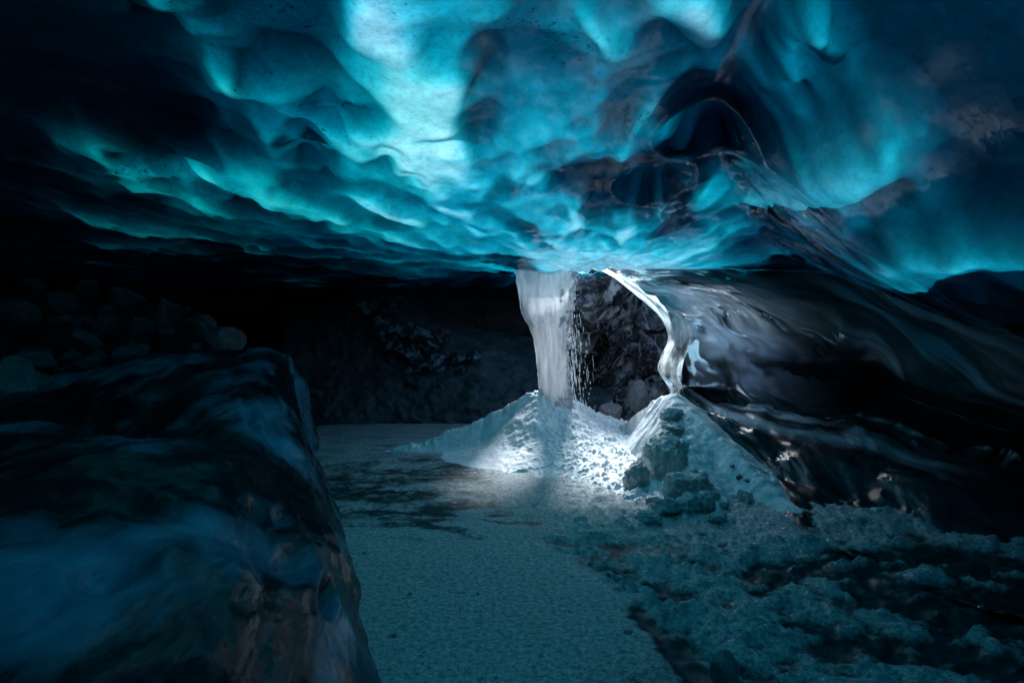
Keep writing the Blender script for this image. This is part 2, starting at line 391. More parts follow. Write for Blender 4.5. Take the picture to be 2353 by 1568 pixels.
def zc(x, y):
    """underside of the ice"""
    z = 2.13 + .42 * (1 - sstep(1.5, 6.0, y)) + .05 * sstep(7, 11, y)
    z = z + .10 * sstep(-3, -7, x) 
    d, v, s = segdist(x, y, KEEL)
    k = np.where(s > 0, v + 1.6 * d, v + .10 * d + .30 * d * d)      # s>0: beyond the lip
    kk = v + .16 * d + .28 * d * d
    left = (s < 0)
    z = smin(z, np.where(left, kk, v + 1.4 * d), .12)
    z0 = z
    # relief: melt scallops, ripples
    w = np.exp(-((y - 3.5) / 3.5) ** 2)
    fr = .3 + .7 * sstep(2.6, 4.2, y)
    z = z + .055 * fbm(xyz(x, y, 0, 1.1, .9), 3, seed=3) + fr * .020 * ridged(xyz(x, y, 2.0, 2.6, 2.0), 2, seed=9) + (.0015 + .009 * sstep(2.6, 5, y)) * fbm(xyz(x, y, 5., 8, 6), 2, seed=21)
    th_, r_ = flow(x, y)
    sw = sstep(2.2, 4.0, y)
    w1 = .35 * fbm(xyz(x, y, 3., 1.1, 1.1), 3, seed=15); w2 = .35 * fbm(xyz(x, y, 6., 1.1, 1.1), 3, seed=16)
    z = z - (.012 + .016 * sw) * np.clip(worley(r_ * .5 + w1 * 1.2, th_ * 4.6 + w2 * 1.6, 5), 0, .8)
    z = z - sw * .010 * np.clip(worley(r_ * 1.3 + 2 * w2, th_ * 9 + w1 * 3, 8), 0, .8) + sw * .040 * fbm(xyz(r_ + .5 * w1, th_ + .25 * w2, 2., .42, 6.5), 3, .55, seed=18) + sw * .009 * fbm(xyz(r_ * .7 + w1, th_ + .15 * w2, 9., 2.6, 24), 2, .5, seed=22) + sw * .014 * ridged(xyz(r_ + .5 * w1, th_ + .2 * w2, 5., 1.2, 13), 2, seed=19)
    z = z0 + (z - z0) * (1 - .5 * np.exp(-(segdist(x, y, KEEL)[0] / .55) ** 2))
    for px, py, rx, ry, a, h in DOMES:
        c = CEILPT(px, py)
        ca, sa = math.cos(R(a)), math.sin(R(a)); dx, dy = x - c[0], y - c[1]
        r = np.sqrt(((dx * ca + dy * sa) / rx) ** 2 + ((-dx * sa + dy * ca) / ry) ** 2)
        z = z + h * np.where(r < 1, (1 - r * r) ** 2, 0) - .12 * h * np.exp(-((r - 1.0) / .22) ** 2)
    return z

def CEILPT(px, py, zz=None):
    t = (784 - py) / F; Y = 2.0
    for _ in range(12):
        base = 2.13 + .42 * (1 - float(sstep(1.5, 6.0, np.array(Y))))
        Y = .5 * Y + .5 * (base - CAM_H) / max(t, .02)
    return ((px - 1176) / F * Y, Y)

DOMES = [(1615, 290, .24, .34, 25, .17), (1500, 425, .28, .36, 10, .14), (700, 352, .16, .14, 0, .06), (900, 362, .13, .16, 0, .06), (1030, 335, .22, .12, 0, .06),
          (760, 270, .12, .12, 0, .03), (440, 405, .2, .25, 0, .06), (1250, 415, .15, .2, 20, .05), (950, 410, .1, .15, 0, .04)]

ys = [-4.0]
while ys[-1] < 13: ys.append(ys[-1] + max(.018, (.0085 * ys[-1] if ys[-1] > 0 else .12 * min(1, -ys[-1] + .2))) if ys[-1] < 9.5 else ys[-1] + .12)
xs = [-9.0]
while xs[-1] < 8.5: xs.append(xs[-1] + .022 + .05 * float(sstep(3.2, 6, np.array(abs(xs[-1])))) + .06 * float(sstep(5, 8, np.array(abs(xs[-1])))))
ys = np.array(ys); xs = np.array(xs)
X, Y = np.meshgrid(xs, ys)
ZL = zc(X, Y)

def blur(a, k, it=2):
    for _ in range(it):
        for ax in (0, 1):
            p = np.pad(a, [(k, k) if q == ax else (0, 0) for q in (0, 1)], mode='edge')
            c = np.cumsum(p, axis=ax); c = np.insert(c, 0, 0, axis=ax); n = a.shape[ax]
            hi = np.take(c, np.arange(2 * k + 1, 2 * k + 1 + n), axis=ax); lo = np.take(c, np.arange(0, n), axis=ax)
            a = (hi - lo) / (2 * k + 1)
    return a

def thickness(x, y, zl):
    T = np.full(x.shape, .1)
    yy = np.maximum(y, .35)
    # the crust at a vertex is seen through the underside at the spot the bent ray came in by
    zs = blur(zl, 9)
    gx_ = np.gradient(zs, axis=1) / np.gradient(x, axis=1); gy_ = np.gradient(zs, axis=0) / np.gradient(y, axis=0)
    U = np.stack([-gx_, -gy_, np.ones_like(x)], -1); U /= np.linalg.norm(U, axis=-1, keepdims=True)
    fade = sstep(.3, 1.2, y); eta = 1 / 1.22
    tf, rf = flow(x, y); qx, qy, qz = x, yy, zl
    for _ in range(3):
        V = np.stack([qx, qy, qz - CAM_H], -1); V /= np.linalg.norm(V, axis=-1, keepdims=True)
        c = np.clip((V * U).sum(-1), .02, 1)
        D = eta * V + (np.sqrt(1 - eta * eta * (1 - c * c)) - eta * c)[..., None] * U
        sl = T * U[..., 2] / np.maximum((D * U).sum(-1), .2) * fade
        qx, qy, qz = x - D[..., 0] * sl, np.maximum(y - D[..., 1] * sl, .35), zl + T * fade - D[..., 2] * sl
        px = 1176 + qx / qy * F; py = 784 - (qz - CAM_H) / qy * F
        wx = 38 * fbm(xyz(x, y, 1.7, 1.6, 1.6), 3, .55, seed=25); wy = 26 * fbm(xyz(x, y, 8.3, 1.6, 1.6), 3, .55, seed=27)
        L = level(px + wx, py + wy)
        out = sstep(2352, 2700, px) + sstep(0, -350, px)
        L = L * (1 - .8 * np.clip(out, 0, 1) * fade)
        L = L * fade + (1 - fade) * 5.3
        amp = .7 + 1.3 * sstep(2.6, 5, y)
        fw = sstep(1.7, 3.3, y); calm = 1 - .75 * np.exp(-((rf - 1.2) / 1.1) ** 2)
        L = L + 2.2 * np.exp(-((rf - 1.0) / .9) ** 2) * sstep(1120, 1350, px) + calm * amp * .8 * (1 - .8 * fw) * fbm(xyz(x, y, 7., 3.0, 2.2), 4, .6, seed=31) * np.clip(L / 4, .3, 1) + .45 * fbm(xyz(x, y, 1., 14, 11), 3, seed=41) * np.clip(L / 4, .1, 1)
        L = L + fw * (.5 + .5 * calm) * 1.7 * fbm(xyz(rf * .9 + wx / 60, tf + wy / 260, 2., 1.0, 21), 3, .6, seed=57) * np.clip(L / 3, .25, 1) + calm * fw * 2.5 * fbm(xyz(rf + wx / 70, tf + wy / 200, 4., .55, 7.5), 5, .62, seed=53) * np.clip(L / 3, .2, 1) - calm * 2.4 * sstep(.25, .5, ridged(xyz(rf + .3 * wx / 38, tf, 3., .5, 6.5), 3, seed=51)) * sstep(2.8, 4.4, y) * np.clip(L / 4, 0, 1)
        L = np.clip(4.6 + (L - 4.6) * 1.18, .5, 9)
        T = np.interp(L, np.arange(10), TL)
    return T

TH = thickness(X, Y, ZL)
TH = np.exp(blur(np.log(TH), 1, 2))
hx_, hy_, ha, hb = HOLE
rh = np.hypot((X - hx_) / ha, (Y - hy_) / hb)
ang = np.arctan2(Y - hy_, X - hx_)
rh = rh + .07 * np.sin(3 * ang + 1) + .05 * np.sin(7 * ang)
ZL = ZL + .25 * np.exp(-((rh - .95) / .35) ** 2) * sstep(7.0, 7.7, Y)
nr, nc = X.shape
hole = rh < 1
cell_hole = hole[:-1, :-1] & hole[1:, :-1] & hole[:-1, 1:] & hole[1:, 1:]
lower = np.stack([X, Y, ZL], -1).reshape(-1, 3); upper = np.stack([X, Y, ZL + TH], -1).reshape(-1, 3)
q = grid_faces(nr, nc)
keep = ~cell_hole.reshape(-1)
N = nr * nc
fl = q[keep][:, ::-1]            # underside faces down
fu = q[keep] + N
# rim and outer edge: every edge used once by the underside
e = np.concatenate([fl[:, [k, (k + 1) % 4]] for k in range(4)]); key = np.sort(e, 1); code = key[:, 0].astype(np.int64) * N + key[:, 1]
u, inv, cnt = np.unique(code, return_inverse=True, return_counts=True)
be = e[cnt[inv] == 1]
fs = np.stack([be[:, 1], be[:, 0], be[:, 0] + N, be[:, 1] + N], -1)
allf = np.concatenate([fl, fu, fs])
ceil = mesh_obj('ceiling', np.concatenate([lower, upper]), allf, M['ice'], attrs={'upper_face': np.repeat([0., 1.], N)})
crust = mesh_obj('snow_crust', upper + np.array([0, 0, .004]), q[keep], M['crust']); crust.parent = ceil
tag(ceil, 'rippled translucent blue glacier ice roof spanning the whole cave', kind='structure')

# ------------------------------------------------------------------ ground
PATH_EDGE = [(.10, 4.2), (.28, 3.57), (.50, 3.23), (.65, 2.63), (.74, 2.17), (.84, 1.0), (.9, -1)]
gy = [-3.5]
while gy[-1] < 12: gy.append(gy[-1] + (max(.012, .0062 * gy[-1]) if 1.2 < gy[-1] < 9 else .08))
gx = [-9.0]
while gx[-1] < 8: gx.append(gx[-1] + (.017 if -1.6 < gx[-1] < 3.2 else .08))
GX, GY = np.meshgrid(np.array(gx), np.array(gy))

def ground_h(x, y):
    d, _, s = segdist(x, y, PATH_EDGE)
    right = sstep(-.02, .05, np.where(s > 0, d, -d)) if False else np.where(s > 0, d, -d)
    right = right + .10 * fbm(xyz(x, y, 6., 3, 3), 4, .6, seed=64)
    onpath = 1 - sstep(-.10, .12, right)                     # packed path, left of its edge
    near = 1 - sstep(3.6, 4.6, y)
    onpath = onpath * near
    n1 = fbm(xyz(x, y, 0, 2.4, 3.4), 5, .55, seed=61); n2 = fbm(xyz(x, y, 4, 7, 9), 4, .55, seed=71)
    lumps = .06 * np.maximum(n1, -.25) + .045 * np.maximum(n2, -.1) + .03 * np.exp(-((right - .10) / .07) ** 2) * (.5 + n2)
    rough = -.045 + lumps * 1.5
    far = sstep(3.3, 4.2, y)
    mid = -.01 + .010 * n1 + .006 * n2
    snowy = sstep(.1, .6, x) * sstep(3.3, 3.8, y) * (1 - sstep(6.8, 7.5, y))
    off = (rough * (1 - far) + (mid + snowy * (.015 + .05 * np.abs(n2) + .03 * n1 + .03 * np.abs(fbm(xyz(x, y, 2, 14, 16), 3, seed=77)))) * far)
    path = .006 * n2 + .012 * n1 + .004 * fbm(xyz(x, y, 1, 22, 26), 3, .6, seed=75) - .035 * np.exp(-((right + .01) / .025) ** 2) * (1 - sstep(2.4, 3.2, y))
    h = path * onpath + off * (1 - onpath)
    # how much snow lies on the ice
    wet = sstep(3.3, 4.6, y) * (1 - sstep(5.4, 7.2, y)) * (1 - sstep(-1.1, .2, x - .15 * (y - 4)))
    sc = .78 + .12 * n1
    c_off = .60 + 1.0 * n1 + .5 * n2
    sc = sc * onpath + (1 - onpath) * ((c_off) * (1 - far) + far * (.62 + .25 * n1 + .3 * snowy))
    wet = np.clip(wet * (.8 + 1.3 * fbm(xyz(x, y, 2, 1.1, 1.6), 4, .6, seed=66)), 0, 1)
    sc = sc - wet * (.24 + .3 * n2)
    darkedge = np.exp(-((right + .015) / .035) ** 2) * (1 - sstep(2.5, 3.3, y))
    pud = sstep(.05, .22, fbm(xyz(x, y, 4, 2.6, 6.5), 3, .5, seed=67)) * np.exp(-(((x + .30) / .75) ** 2 + ((y - 4.05) / .42) ** 2) ** 2)
    sc = sc - .3 * pud
    sc = sc - .6 * darkedge - .35 * sstep(.9, .3, -right + .2) * (1 - sstep(1.9, 2.9, y)) * onpath
    sc = sc - .45 * sstep(1.55, 2.3, x) * (1 - far)
    return h, sc

GZ, GS = ground_h(GX, GY)
g = mesh_obj('ground', np.stack([GX, GY, GZ], -1), grid_faces(*GX.shape), M['ground'], attrs={'snow_cover': np.clip(GS, 0, 1)})
tag(g, 'frosted cave floor with a packed snow path and wet dark ice', kind='structure')

# ------------------------------------------------------------------ snow mound under the column
RIDGES = [
    ([(.36, 7.0, .68), (.02, 7.0, .51), (-.4, 6.95, .27), (-.9, 6.88, .12), (-1.5, 6.75, -.02)], .50, 1.15),
    ([(.36, 7.0, .68), (.6, 7.03, .60), (.82, 7.05, .50)], .85, .5),
    ([(.82, 7.05, .50), (1.2, 7.0, .32), (1.65, 6.75, .28)], .44),
    ([(.62, 6.95, .54), (.7, 6.5, .28), (.8, 5.6, .05)], 1.0, .40),
    ([(.2, 6.85, .34), (-.1, 6.55, .16), (-.35, 6.2, .02)], .42),
    ([(.9, 6.7, .27), (1.12, 5.9, .17), (1.2, 5.1, .08), (1.2, 4.3, .0)], .17),
]
CONE = [
    ([(1.62, 6.05, .72), (1.67, 5.95, .74), (1.62, 5.3, .42), (1.52, 4.6, .12), (1.5, 4.2, -.02)], 1.5, .62),
    ([(1.70, 5.95, .72), (1.95, 5.2, .36), (2.1, 4.4, .08), (2.15, 4.0, -.03)], 1.2, .60),
]
def ridge_h(x, y, rs, k=.07):
    h = np.full(x.shape, -.2)
    for pts, *sl in rs:
        d, v, s = segdist(x, y, pts)
        w = sstep(-.05, .05, s * d)
        sl_ = sl[0] * (1 - w) + sl[-1] * w
        drop = sl_ * (np.sqrt(d * d + .0036) - .06)
        h = smax(h, v - drop, k)
    return h
def patch(name, x0, x1, y0, y1, n, m, hf, mat, low=-.06):
    x, y = np.meshgrid(np.linspace(x0, x1, n), np.linspace(y0, y1, m))
    z = hf(x, y); q = grid_faces(m, n)
    zq = z.reshape(-1)[q].max(1); q = q[zq > low]
    used, inv = np.unique(q, return_inverse=True)
    return mesh_obj(name, np.stack([x, y, z], -1).reshape(-1, 3)[used], inv.reshape(-1, 4), mat)
def mound_h(x, y):
    h = ridge_h(x, y, RIDGES)
    n = fbm(xyz(x, y, 9, 5, 5), 5, .6, seed=81); b = np.abs(fbm(xyz(x, y, 3, 16, 16), 3, seed=91))
    right = sstep(.2, .8, x)
    crest = np.exp(-(segdist(x, y, RIDGES[0][0])[0] / .10) ** 2)
    left_smooth = 1 - .75 * (1 - crest) * sstep(.2, -.3, x)
    right = np.maximum(right, crest)
    lump = np.clip(.5 - worley(x * 6 + n, y * 6 + n, 33), 0, .5)
    return h + (.06 * n + .035 * b * right + .045 * right * np.abs(fbm(xyz(x, y, 1, 8, 8), 4, .7, seed=95))) * left_smooth
def cone_h(x, y):
    h = ridge_h(x, y, CONE)
    n = fbm(xyz(x, y, 2, 6, 6), 5, .6, seed=83)
    lump = np.abs(fbm(xyz(x, y, 6, 9, 9), 3, seed=87)) * np.exp(-((x - 1.5) / .3) ** 2) * (1 - sstep(5.2, 5.9, y))
    l2 = np.clip(.5 - worley(x * 7 + n, y * 7 + n, 35), 0, .5)
    return h + .03 * n + .05 * lump + .03 * l2
mo = patch('snow_mound', -1.8, 2.4, 3.9, 8.4, 420, 450, mound_h, M['snow'])
tag(mo, 'bright white snow mound piled round the foot of the ice column', 'snow mound')
co = patch('snow_bank', .2, 2.9, 3.6, 7.2, 260, 420, cone_h, M['snow'])
tag(co, 'steep cone shaped snow bank leaning against the dark ice wall', 'snow bank')

# ------------------------------------------------------------------ frozen column
prof = [(622, 1186, 1320), (632, 1190, 1315), (665, 1197, 1311), (690, 1201, 1309), (712, 1206, 1307), (735, 1215, 1302), (752, 1226, 1299), (780, 1233, 1297), (820, 1238, 1296), (860, 1240, 1298),
        (890, 1242, 1301), (915, 1246, 1303), (940, 1248, 1310), (965, 1240, 1318)]
pr = catmull(np.array(prof, float), 260, 0)
na = 200
A = np.linspace(0, 2 * np.pi, na, endpoint=False)[None, :]
zz = CAM_H - (pr[:, 0] - 784) / F * 7.0
cxp = ((pr[:, 1] + pr[:, 2]) / 2 - 1176) / F * 7.0; rad = (pr[:, 2] - pr[:, 1]) / 2 / F * 7.0
ca, sa = np.cos(A), np.sin(A)
rr = rad[:, None] * np.ones_like(A)
pn = np.stack([ca * 2.0 + 0 * rr, sa * 2.0 + 0 * rr, zz[:, None] * .55 + 0 * ca], -1)
rr = rr * (1 + .20 * fbm(pn * np.array([1.8, 1.8, 1.2]), 5, .6, seed=101)) + .012 * fbm(np.stack([ca * 4 + 0 * rr, sa * 4 + 0 * rr, zz[:, None] * 7 + 0 * ca], -1), 3, seed=103)
right = np.clip(ca, 0, 1) ** 2
rr = rr + .030 * ridged(np.stack([ca * 2.6 + 0 * rr, sa * 2.6 + 0 * rr, zz[:, None] * .6 + 0 * ca], -1), 3, seed=109) + .035 * fbm(np.stack([ca * 3.2 + 0 * rr, sa * 3.2 + 0 * rr, zz[:, None] * .8 + 0 * ca], -1), 4, .6, seed=105)
rr = rr + right * .06 * np.abs(fbm(np.stack([ca * 5 + 0 * rr, sa * 5 + 0 * rr, zz[:, None] * 14 + 0 * ca], -1), 3, seed=107))
colv = np.stack([cxp[:, None] + rr * ca, 7.0 + rr * .8 * sa, zz[:, None] + 0 * rr], -1)
column = mesh_obj('ice_column', colv, grid_faces(260, na, flip=True, wrap=True), M['pillar'])
for k in range(11):       # icicle fringe down the stepped edge
    t = k / 10; ip = P(1196 + 34 * t + random.uniform(-3, 3), 690 + 66 * t + random.uniform(-6, 6), 7.0 + random.uniform(-.05, .1))
    v, f = ico(3); v = v.copy(); tp = (1 - v[:, 2:3]) / 2
    v = v * np.array([.024, .024, random.uniform(.07, .16)]); v[:, :2] *= np.clip(1.15 - tp, .15, 1); v[:, :2] += .004 * noise(v * 60 + k)[:, None]
    mesh_obj('icicle', v + np.array(ip), f, M['pillar'], parent=column)
cvs, cfs = [], []; v0_, f0_ = ico(2); n_c = 0
for k in range(420):       # rough frost crust grown on the wet edge and round the foot
    ii = int(random.uniform(.02, .99) * 259); aa = int(random.gauss(0, .42) / (2 * math.pi) * na) % na
    if random.random() < .25: ii = int(random.uniform(.84, .99) * 259); aa = int(random.uniform(.55, 1.05) * na) % na
    s_ = random.uniform(.008, .026); vv_ = v0_ * (1 + .45 * noise(v0_ * 1.7 + k)[:, None]) * s_ * np.array([1, 1, random.uniform(.7, 1.8)])
    cvs.append(vv_ + colv[ii, aa]); cfs.append(f0_ + n_c * len(v0_)); n_c += 1
mesh_obj('frost_crust', np.concatenate(cvs), np.concatenate(cfs), M['pillar'], parent=column)
tag(column, 'white frozen waterfall column reaching from the snow mound up to the ice roof', 'ice column')

# ------------------------------------------------------------------ right ice wall
RW = [
    [(1420, 622, 6.95), (1600, 600, 6.4), (1750, 592, 6.0), (1950, 600, 5.6), (2150, 640, 5.0), (2380, 730, 4.1), (2700, 840, 3.2)],
    [(1470, 655, 6.8), (1600, 650, 6.3), (1780, 660, 5.9), (1980, 690, 5.55), (2180, 760, 5.1), (2400, 880, 4.4), (2750, 1000, 3.5)],
    [(1530, 700, 6.75), (1650, 720, 6.4), (1820, 755, 6.1), (1990, 805, 5.7), (2150, 885, 5.3), (2400, 970, 4.7), (2800, 1080, 3.9)],
    [(1545, 780, 6.9), (1660, 790, 7.3), (1800, 820, 7.5), (1960, 850, 7.2), (2120, 920, 6.5), (2380, 1010, 5.4), (2800, 1110, 4.4)],
    [(1570, 880, 6.8), (1650, 900, 6.9), (1780, 930, 6.8), (1920, 950, 6.5), (2080, 1000, 5.9), (2350, 1080, 4.9), (2800, 1200, 4.0)],
    [(1560, 905, 6.25), (1650, 950, 5.9), (1790, 1000, 5.5), (1930, 1040, 5.1), (2080, 1080, 4.7), (2352, 1180, 4.0), (2800, 1350, 3.2)],
    [(1580, 960, 6.05), (1680, 1020, 5.65), (1790, 1100, 5.0), (1930, 1180, 4.4), (2080, 1240, 4.0), (2330, 1330, 3.4), (2750, 1500, 2.7)],
    [(1600, 1075, 6.0), (1720, 1120, 5.3), (1800, 1190, 4.3), (1880, 1250, 3.75), (2050, 1320, 3.25), (2300, 1410, 2.77), (2700, 1580, 2.2)],
]
RW = np.array([[P(*c) for c in r] for r in RW])
G = loft(RW, 260, 420); nn = grid_normals(G)
uu, vv = np.meshgrid(np.linspace(0, 7, 260), np.linspace(0, 6, 420), indexing='ij')
nn = nn * np.sign((nn * (np.array([0, 0, 1.3]) - G)).sum(-1, keepdims=True))
fl_ = fbm(np.stack([uu * 1.1 + vv * .25, vv * .8 - uu * .2, 0 * uu], -1), 3, seed=111) * .09
fan = np.arctan2(uu + .15, vv + .35); fr_ = np.log(np.hypot(uu, vv) + .5)
fan2 = fan + .10 * fbm(np.stack([uu * .8, vv * .8, 0 * uu + 2], -1), 2, seed=112)
flow_rel = ridged(np.stack([fan2 * 4.5, fr_ * .9, 0 * uu + 3], -1), 3, seed=113) * .05
G = G + nn * (fl_ + flow_rel + .006 * fbm(np.stack([uu * 5, vv * 3, 0 * uu], -1), 3, seed=117))[..., None]
def shell(name, G, off, mat, ats):
    a, b = G.shape[:2]; B = G + off; nw = a * b
    ids = np.arange(nw).reshape(a, b)
    loop = np.concatenate([ids[0, :-1], ids[:-1, -1], ids[-1, :0:-1], ids[:0:-1, 0]])
    rim = np.stack([loop, np.roll(loop, -1), np.roll(loop, -1) + nw, loop + nw], -1)
    qq = grid_faces(a, b)
    return mesh_obj(name, np.concatenate([G.reshape(-1, 3), B.reshape(-1, 3)]), np.concatenate([qq, qq[:, ::-1] + nw, rim[:, ::-1]]), mat, attrs={k: np.concatenate([v.ravel(), v.ravel()]) for k, v in ats.items()})
cut = 158
fpat = fbm(np.stack([fan2 * 6, fr_ * 1.2, 0 * uu + 5], -1), 3, .55, seed=123)
bub = np.clip((.34 + .9 * fpat) * (1 - sstep(2.0, 5.2, vv + .1 * uu)), 0, .85)
fl2 = fbm(np.stack([uu * 3.2, vv * .6 + uu * .5, 0 * uu + 9], -1), 4, .6, seed=127)
ledge_glint = np.clip(np.exp(-((uu - 4.6 - .15 * np.sin(vv * 2)) / .36) ** 2) * (.40 + 2.2 * fl2) * sstep(.3, 1.4, vv) * (1 - sstep(3.9, 5.0, vv)), 0, 1)  # pale band painted along the ledge top as the roof's reflected glints
fp3 = fbm(np.stack([fan2 * 11, fr_ * 1.0, 0 * uu + 8], -1), 4, .6, seed=126)
wall_glint = np.clip((.14 + 2.3 * np.maximum(fp3 - .02, 0)) * (1 - sstep(1.6, 3.0, uu)) * (1 - .6 * sstep(3.5, 5.5, vv)), 0, .8)  # bluish fan streaks painted on the wall as reflections of the roof
sld = sstep(1.7, 3.8, vv + .7 * fpat + .18 * (uu - 1.5)) * .95
th = (.16 + 1.8 * sstep(2.4, 4.8, vv) + .10 * fbm(np.stack([uu * .9, vv * .9, 0 * uu + 9], -1), 2, seed=119))[..., None]
rw = shell('ice_wall', G[:cut], np.array([.75, .65, .1]) * th[:cut], M['wallglass'], {'bubbles': bub[:cut], 'solid': sld[:cut], 'painted_glint': wall_glint[:cut]})
tag(rw, 'glassy ice wall draped down from the roof above a dark hollow', 'ice wall')
rl = shell('ice_ledge', G[cut:] + np.array([0, 0, -.004]), np.array([.7, .5, -.05]) * np.ones((260 - cut, 420, 1)), M['wall'], {'painted_glint': ledge_glint[cut:]})
tag(rl, 'long dark ice ledge with blue glints sloping beside the snow bank', 'ice ledge')

# clear twisted column at the mouth of the side chamber
cl = [(1420, 612, 7.0, .34), (1470, 640, 6.95, .33), (1515, 680, 6.9, .27), (1545, 715, 6.85, .21), (1560, 750, 6.8, .165), (1562, 785, 6.75, .15), (1550, 815, 6.72, .165), (1540, 845, 6.7, .175), (1543, 870, 6.65, .14), (1553, 892, 6.5, .11), (1560, 915, 6.35, .14), (1570, 950, 6.25, .16)]
cp = np.array([list(P(a, b, c)) + [r] for a, b, c, r in cl]); cs = catmull(cp, 160, 0)
A = np.linspace(0, 2 * np.pi, 120, endpoint=False)[None, :]
tw = np.linspace(0, 1.9, 160)[:, None]
r2 = .78 * cs[:, 3:4] * (1 + .22 * np.cos(2 * (A + tw)) + .10 * np.cos(3 * A - 2 * tw)) * (1 + .10 * fbm(np.stack([np.cos(A) * 1.5 + 0 * tw, np.sin(A) * 1.5 + 0 * tw, tw * 3 + 0 * A], -1), 3, seed=121))
cv = np.stack([cs[:, 0:1] + r2 * np.cos(A), cs[:, 1:2] + r2 * np.sin(A) * .8, cs[:, 2:3] + 0 * r2], -1)
vts = np.concatenate([cv.reshape(-1, 3), [cs[0, :3]], [cs[-1, :3]]]); n0 = 160 * 120
fq = grid_faces(160, 120, flip=True, wrap=True)
cap = [[n0, j, (j + 1) % 120, (j + 1) % 120] for j in range(120)]
ab = np.clip(.12 + 1.0 * fbm(np.stack([np.cos(A) * 1.2 + 0 * tw, np.sin(A) * 1.2 + 0 * tw, tw * 2.2 + 0 * A], -1), 4, .6, seed=129), .05, .9)
arch = mesh_obj('clear_ice_column', cv, fq, M['archglass'], attrs={'bubbles': ab, 'solid': 0 * ab, 'painted_glint': 0 * ab})
tag(arch, 'clear twisted ice column standing on the tip of the snow bank', 'ice column')

# ------------------------------------------------------------------ left ice boulder
# scooped hollows melted into the boulder: centre, half-axes, turn, depth
SCOOPS = [(572, 965, 24, 52, -15, .07), (618, 990, 24, 60, -25, .07), (588, 1180, 22, 46, -30, .05), (648, 1190, 34, 40, -20, .05), (660, 1310, 42, 62, -15, .06), (728, 1395, 24, 60, 0, .07), (440, 985, 60, 45, 10, .05), (370, 870, 70, 30, 5, .04), (250, 1330, 120, 60, -15, .05), (690, 850, 30, 22, 20, .03), (500, 900, 50, 22, 15, .03), (330, 1180, 120, 40, 10, .03)]
ML = [
    (0.9, [-2.6, -1.7, -1.1, -.75, -.55, -.42, -.36], [.85, .78, .66, .5, .3, .12, -.08]),
    (1.6, [-2.8, -1.9, -1.3, -.85, -.68, -.5, -.42], [.9, .82, .72, .58, .42, .15, -.08]),
    (2.2, [-3, -2.1, -1.6, -1.15, -.93, -.62, -.5], [.92, .85, .78, .66, .46, .16, -.08]),
    (3.0, [-3.4, -2.5, -2.0, -1.6, -1.33, -.95, -.78], [.92, .84, .78, .72, .58, .2, -.08]),
    (3.6, [-4, -3.0, -2.4, -1.95, -1.62, -1.2, -1.0], [.7, .6, .6, .68, .62, .25, -.08]),
    (4.5, [-4.6, -3.7, -2.9, -2.4, -2.0, -1.55, -1.35], [.7, .8, .9, .92, .8, .35, -.08]),
    (5.4, [-5.2, -4.3, -3.4, -2.75, -2.35, -1.95, -1.75], [.75, .95, 1.12, 1.1, .98, .4, -.08]),
    (6.3, [-5.6, -4.7, -3.8, -3.0, -2.55, -2.3, -2.15], [.6, .9, 1.15, 1.17, 1.1, .5, -.08]),
    (7.2, [-5.6, -4.8, -3.9, -3.1, -2.72, -2.55, -2.45], [.4, .7, .95, 1.02, .92, .5, -.08]),
    (8.0, [-5.6, -4.8, -3.9, -3.3, -3.05, -2.9, -2.85], [.2, .4, .5, .55, .45, .2, -.08]),
    (8.3, [-5.6, -4.8, -3.9, -3.3, -3.05, -2.95, -2.9], [-.08] * 7),
]
ML = np.array([[(x, y, z) for x, z in zip(a, b)] for y, a, b in ML])
G = loft(ML, 520, 360); nn = -grid_normals(G)
nn = nn * np.sign(nn[..., 2:3] + 1e-6)
x, y, z = G[..., 0], G[..., 1], G[..., 2]
sideb = 1 - sstep(.3, .75, nn[..., 2])
d = .07 * fbm(np.stack([x * 1.5, y * .9, z * 1.5], -1), 3, seed=131) + .04 * (1 - .7 * sideb) * ridged(np.stack([x * 2.2 + y * .6, y * .9, z * 2.0], -1), 2, seed=133) + .008 * (1 - .8 * sideb) * fbm(np.stack([x * 9, y * 5, z * 9], -1), 3, seed=137)
d = d + sideb * .05 * (np.clip(worley(y * 1.5 + .5 * x, z * 3.2 + y * .8, 44), 0, .6) - .25)
d = d - sideb * .05 * np.maximum(0, fbm(np.stack([x * 2.6, y * 1.4, z * 2.6], -1), 2, seed=139))
bpx = 1176 + x / y * F; bpy_ = 784 - (z - CAM_H) / y * F
for cx, cy, rx, ry, a, h in SCOOPS:
    ca_, sa_ = math.cos(R(a)), math.sin(R(a)); dx, dy = bpx - cx, bpy_ - cy
    r = np.sqrt(((dx * ca_ + dy * sa_) / rx) ** 2 + ((-dx * sa_ + dy * ca_) / ry) ** 2)
    d = d - h * np.where(r < 1, (1 - r * r) ** 2, 0) + .12 * h * np.exp(-((r - 1.1) / .3) ** 2)
G = G + nn * d[..., None]
mb = mesh_obj('ice_boulder', G, grid_faces(520, 360), M['mound'])
tag(mb, 'huge smooth dark blue ice boulder lying along the packed snow path', 'ice boulder')

